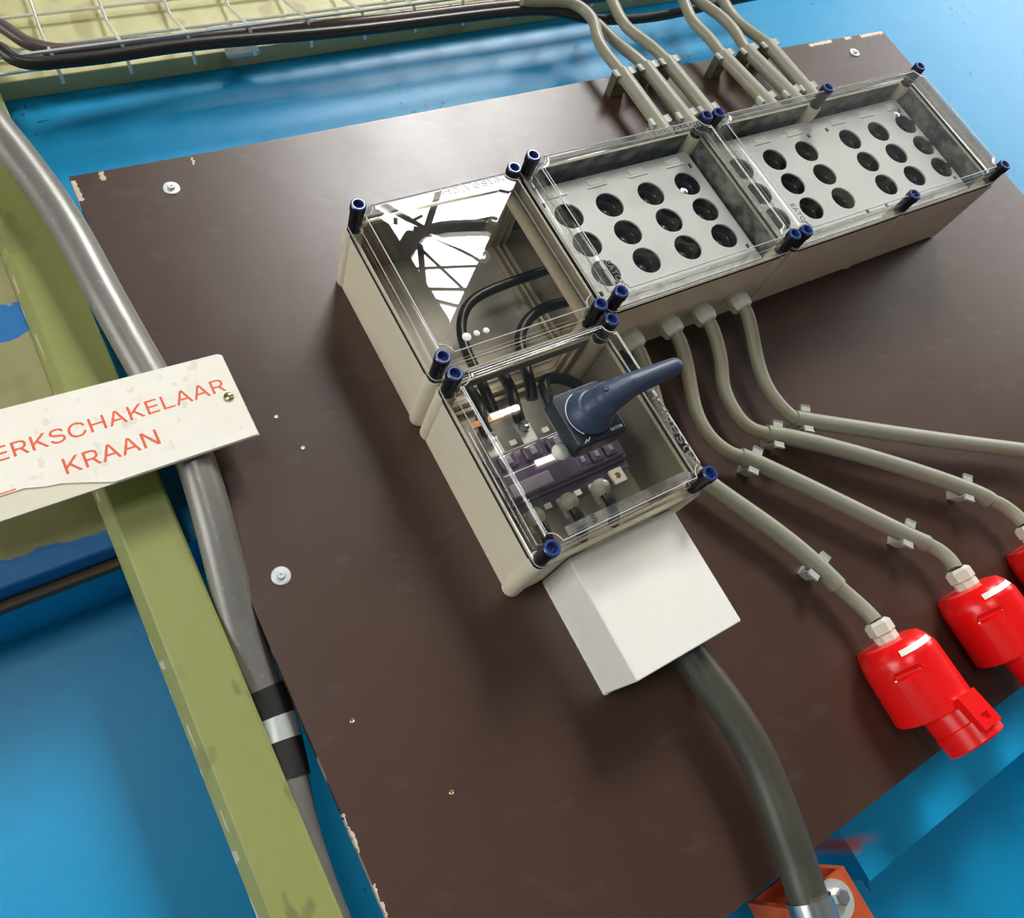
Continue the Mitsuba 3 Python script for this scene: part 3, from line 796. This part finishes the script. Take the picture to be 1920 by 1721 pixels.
    fl = obj('flap', cat([flap(-.0115, .0115, .001, .021, -.004, .005), flap(-.0115, .0115, .0275, .033, -.004, .005), flap(-.0115, -.0045, .021, .0275, -.004, .005), flap(.0045, .0115, .021, .0275, -.004, .005), flap(-.0045, .0045, .021, .0275, -.004, .001)]), 'red_plastic', t, smooth=False)
    return t


for lab, x in (('red plug at the end of the leftmost sleeve', .3095), ('red plug on the second sleeve, right of the first plug', .4365), ('red plug on the third sleeve, cut by the right edge of the picture', .559), ('red plug on the rightmost sleeve, beyond the other plugs', .6815)):
    plug(lab, x, 1.4600)

# ------------------------------------------------------------------ thick cable below the hood, its clamp and the orange strut
obj('main_cable', tube(W(spline([(.1020, 1.60, .033), (.1065, 1.54, .033), (.1100, 1.503, .035), (.1128, 1.478, .036), (.1145, 1.4423, .037), (.1125, 1.414, .037), (.1075, 1.3876, .037), (.1015, 1.3626, .037), (.0955, 1.338, .036), (.0885, 1.3153, .036), (.081, 1.27, .036), (.076, 1.20, .037), (.072, .9, .037), (.070, .03, .037)], 110)), np.interp(np.arange(110), [0, 20, 50, 109], [.0166, .0166, .0160, .0160]), 22),
    'big_sheath', label='thick dark grey cable curving down from the white hood', cat='cable')
st = thing('strut_channel', 'short orange painted steel channel behind the thick cable', 'bracket')
C_ = [(.078, -.0445), (.143, -.0445), (.143, .0195), (.1225, .0195), (.1225, .0155), (.138, .0155), (.138, -.040), (.083, -.040), (.083, .0155), (.0985, .0155), (.0985, .0195), (.078, .0195)]
cm = trimesh.creation.extrude_polygon(Polygon(C_), 1.311, engine='earcut')
cm2 = trimesh.Trimesh(np.c_[cm.vertices[:, 0], -cm.vertices[:, 1], cm.vertices[:, 2]], cm.faces[:, ::-1], process=False)
obj('channel', cm2, 'orange_paint', st, smooth=False)
cl = thing('cable_clamp', 'silver saddle clamp bolted around the thick cable', 'clamp')
ax_ = W((.081 - .0955, 1.27 - 1.338, 0))
oc = W((.0882, 1.3143, .036))
obj('strap', lathe([(.0164, -.001), (.0184, -.001), (.0184, .024), (.0164, .024), (.0164, -.001)], oc, ax_, 32), 'bright_steel', cl)
lug = sbox(.104, 1.281, .117, 1.312).union(Point(.1175, 1.2965).buffer(.0155, 16)).intersection(sbox(.104, 1.27, .14, 1.3115))
obj('lug', plate(lug, .0200, .0255), 'galv', cl, smooth=False)
obj('bolt', cat([lathe([(.0001, .0255), (.0068, .0255), (.0068, .032), (.0055, .0330), (.0001, .0330)], (.1195, 0, 1.2985), (0, -1, 0), 6, .3)]), 'bright_steel', cl, smooth=25)

# ------------------------------------------------------------------ thick pipe left of the board
pp = [(-.290, 2.33, .040), (-.268, 2.285, .036), (-.2535, 2.238, .032), (-.240, 2.18, .030), (-.2293, 2.113, .030), (-.2235, 2.042, .029), (-.2175, 1.977, .026), (-.2100, 1.905, .021), (-.2075, 1.856, .0175), (-.2140, 1.790, .006),
      (-.2210, 1.739, -.008), (-.2258, 1.690, -.020), (-.2275, 1.6355, -.0275), (-.2345, 1.590, -.0278), (-.2435, 1.540, -.0278), (-.2475, 1.460, -.0278), (-.2475, 1.30, -.0278), (-.2475, .80, -.0278), (-.2475, .02, -.0278)]
sp_ = spline(pp, 150)
lp = thing('steel_conduit', 'thick grey conduit curving down between post and board', 'pipe')
obj('pipe', tube(W(sp_), .0165, 22), 'pipe_paint', lp)


def on_path(z0, z1, r, m, name):
    s = [q for q in spline(pp, 1500) if z1 <= q[1] <= z0]
    s = np.array([s[0], s[len(s) // 2], s[-1]])
    obj(name, cat([tube(W(s), r, 22)]), m, lp)


on_path(1.662, 1.6355, .0182, 'rubber', 'rubber_sleeve')
on_path(1.637, 1.617, .0187, 'zinc', 'metal_band')
on_path(1.6185, 1.588, .0182, 'rubber', 'rubber_sleeve')

# ------------------------------------------------------------------ sign
sg = thing('warning_sign', 'white plate with red lettering crossing the olive post', 'sign')
SD = .0375
outer = Polygon([(-.1560, 1.9385), (-.153, 1.9360), (-.1525, 1.8515), (-.385, 1.8535), (-.385, 1.950), (-.331, 1.9460)])
obj('backing', plate(outer, SD, SD + .0018), 'sign_core', sg, smooth=False)
face = Polygon([(-.1568, 1.9380), (-.1538, 1.9355), (-.1533, 1.8523), (-.2725, 1.8532), (-.290, 1.8600), (-.308, 1.8665), (-.322, 1.8690), (-.334, 1.8728), (-.385, 1.8735), (-.385, 1.9495), (-.331, 1.9455)])
obj('face', plate(face, SD + .0018, SD + .0030), 'sign_face', sg, smooth=False)
# letters on the face
SF = SD + .0030
LET = .0003
obj('lettering', text('WERKSCHAKELAAR', .0128, -.3690, 1.9010, SF, LET, width=.2065), 'red_print', sg, smooth=False)
obj('lettering', text('KRAAN', .0140, -.3030, 1.8725, SF, LET, width=.0740), 'red_print', sg, smooth=False)
obj('red_line', slab(-.384, -.3395, 1.8738, 1.8748, SF, SF + LET, .0002), 'red_print', sg)
so = obj('screw', lathe([(.0001, 0), (.0046, 0), (.0044, .0012), (.0030, .0020), (.0001, .0023)], W((-.1632, 1.8940, SF)), (0, -1, 0), 18), 'brass', sg)
obj('slot', slab(-.1668, -.1596, 1.8935, 1.8945, SF + .0012, SF + .0025, .0002), 'rubber', so)

# ------------------------------------------------------------------ wire cable tray
tr = thing('cable_tray', 'galvanised wire mesh cable tray on the olive beam', 'cable tray')
WR = .0019
for z, d in ((2.4435, -.012), (2.4150, -.012), (2.3940, -.002), (2.3455, .0195), (2.3480, .0005)):
    pass
for z, d in ((2.4435, -.0135), (2.3950, -.0135), (2.3450, .0215), (2.3490, -.0015), (2.505, -.0135)):
    obj('long_wire', tube(W([(-.75, z, d), (0, z, d), (.42, z, d), (.85, z, d)]), WR, 7), 'wire_steel', tr)
cw = []
for k in range(-5, 15):
    x = -.1750 + .0710 * k
    pth = [(x + .008, 2.56, -.012), (x + .004, 2.47, -.012), (x + .0005, 2.4165, -.012), (x - .0035, 2.3490, .0195), (x - .003, 2.3435, .0185), (x - .001, 2.336, .001), (x, 2.3345, -.010)]
    obj('cross_wire', tube(W(pth), WR, 7), 'wire_steel', tr)
br = thing('tray_bracket', 'pale zinc bracket behind the wire tray', 'bracket')
obj('upper_plate', slab(.003, .068, 2.392, 2.401, -.022, -.0165, .001), 'zinc', br)
obj('lower_plate', slab(.010, .049, 2.348, 2.3600, -.022, -.0170, .001, .001), 'zinc', br)
obj('stem', slab(.020, .040, 2.3600, 2.392, -.022, -.0190, .001), 'zinc', br)
for nm, pts, r, m in (('black cable sagging lowest in the tray', [(-.62, 2.50, .030), (-.40, 2.46, .028), (-.28, 2.395, .026), (-.2236, 2.3546, .024), (-.2164, 2.3394, .024), (-.2001, 2.3285, .024), (-.1763, 2.3258, .024), (-.1362, 2.3240, .024), (-.0745, 2.3250, .024), (.0028, 2.3224, .024), (.1345, 2.3135, .024), (.3262, 2.3112, .022), (.4379, 2.3021, .020), (.4779, 2.2850, .018), (.5465, 2.2772, .012), (.6279, 2.2800, .006), (.72, 2.285, .006), (.85, 2.29, .006)], .0066, 'black_cable'),
                      ('brown cable above the black one in the tray', [(-.60, 2.56, .014), (-.40, 2.52, .014), (-.27, 2.445, .013), (-.2132, 2.4019, .012), (-.1967, 2.3742, .012), (-.1776, 2.3595, .012), (-.1588, 2.3535, .012), (-.0677, 2.3520, .010), (.0172, 2.3470, .010), (.095, 2.3450, .010), (.1891, 2.3390, .010), (.3418, 2.3360, .010), (.46, 2.33, .010), (.60, 2.33, .006), (.85, 2.33, .006)], .0070, 'brown_cable'),
                      ('grey cable joining the others at the left of the tray', [(-.60, 2.52, .004), (-.40, 2.48, .004), (-.27, 2.42, .004), (-.2199, 2.3795, .004), (-.209, 2.3650, .004), (-.1964, 2.3570, .003), (-.14, 2.3560, .000), (0, 2.3640, -.004), (.1034, 2.3610, -.004), (.2786, 2.3590, -.004), (.3979, 2.3560, -.004), (.60, 2.355, -.004)], .0055, 'cable_grey')):
    obj('tray_cable', tube(W(spline(pts, 90)), r, 12), m, label=nm, cat='cable')
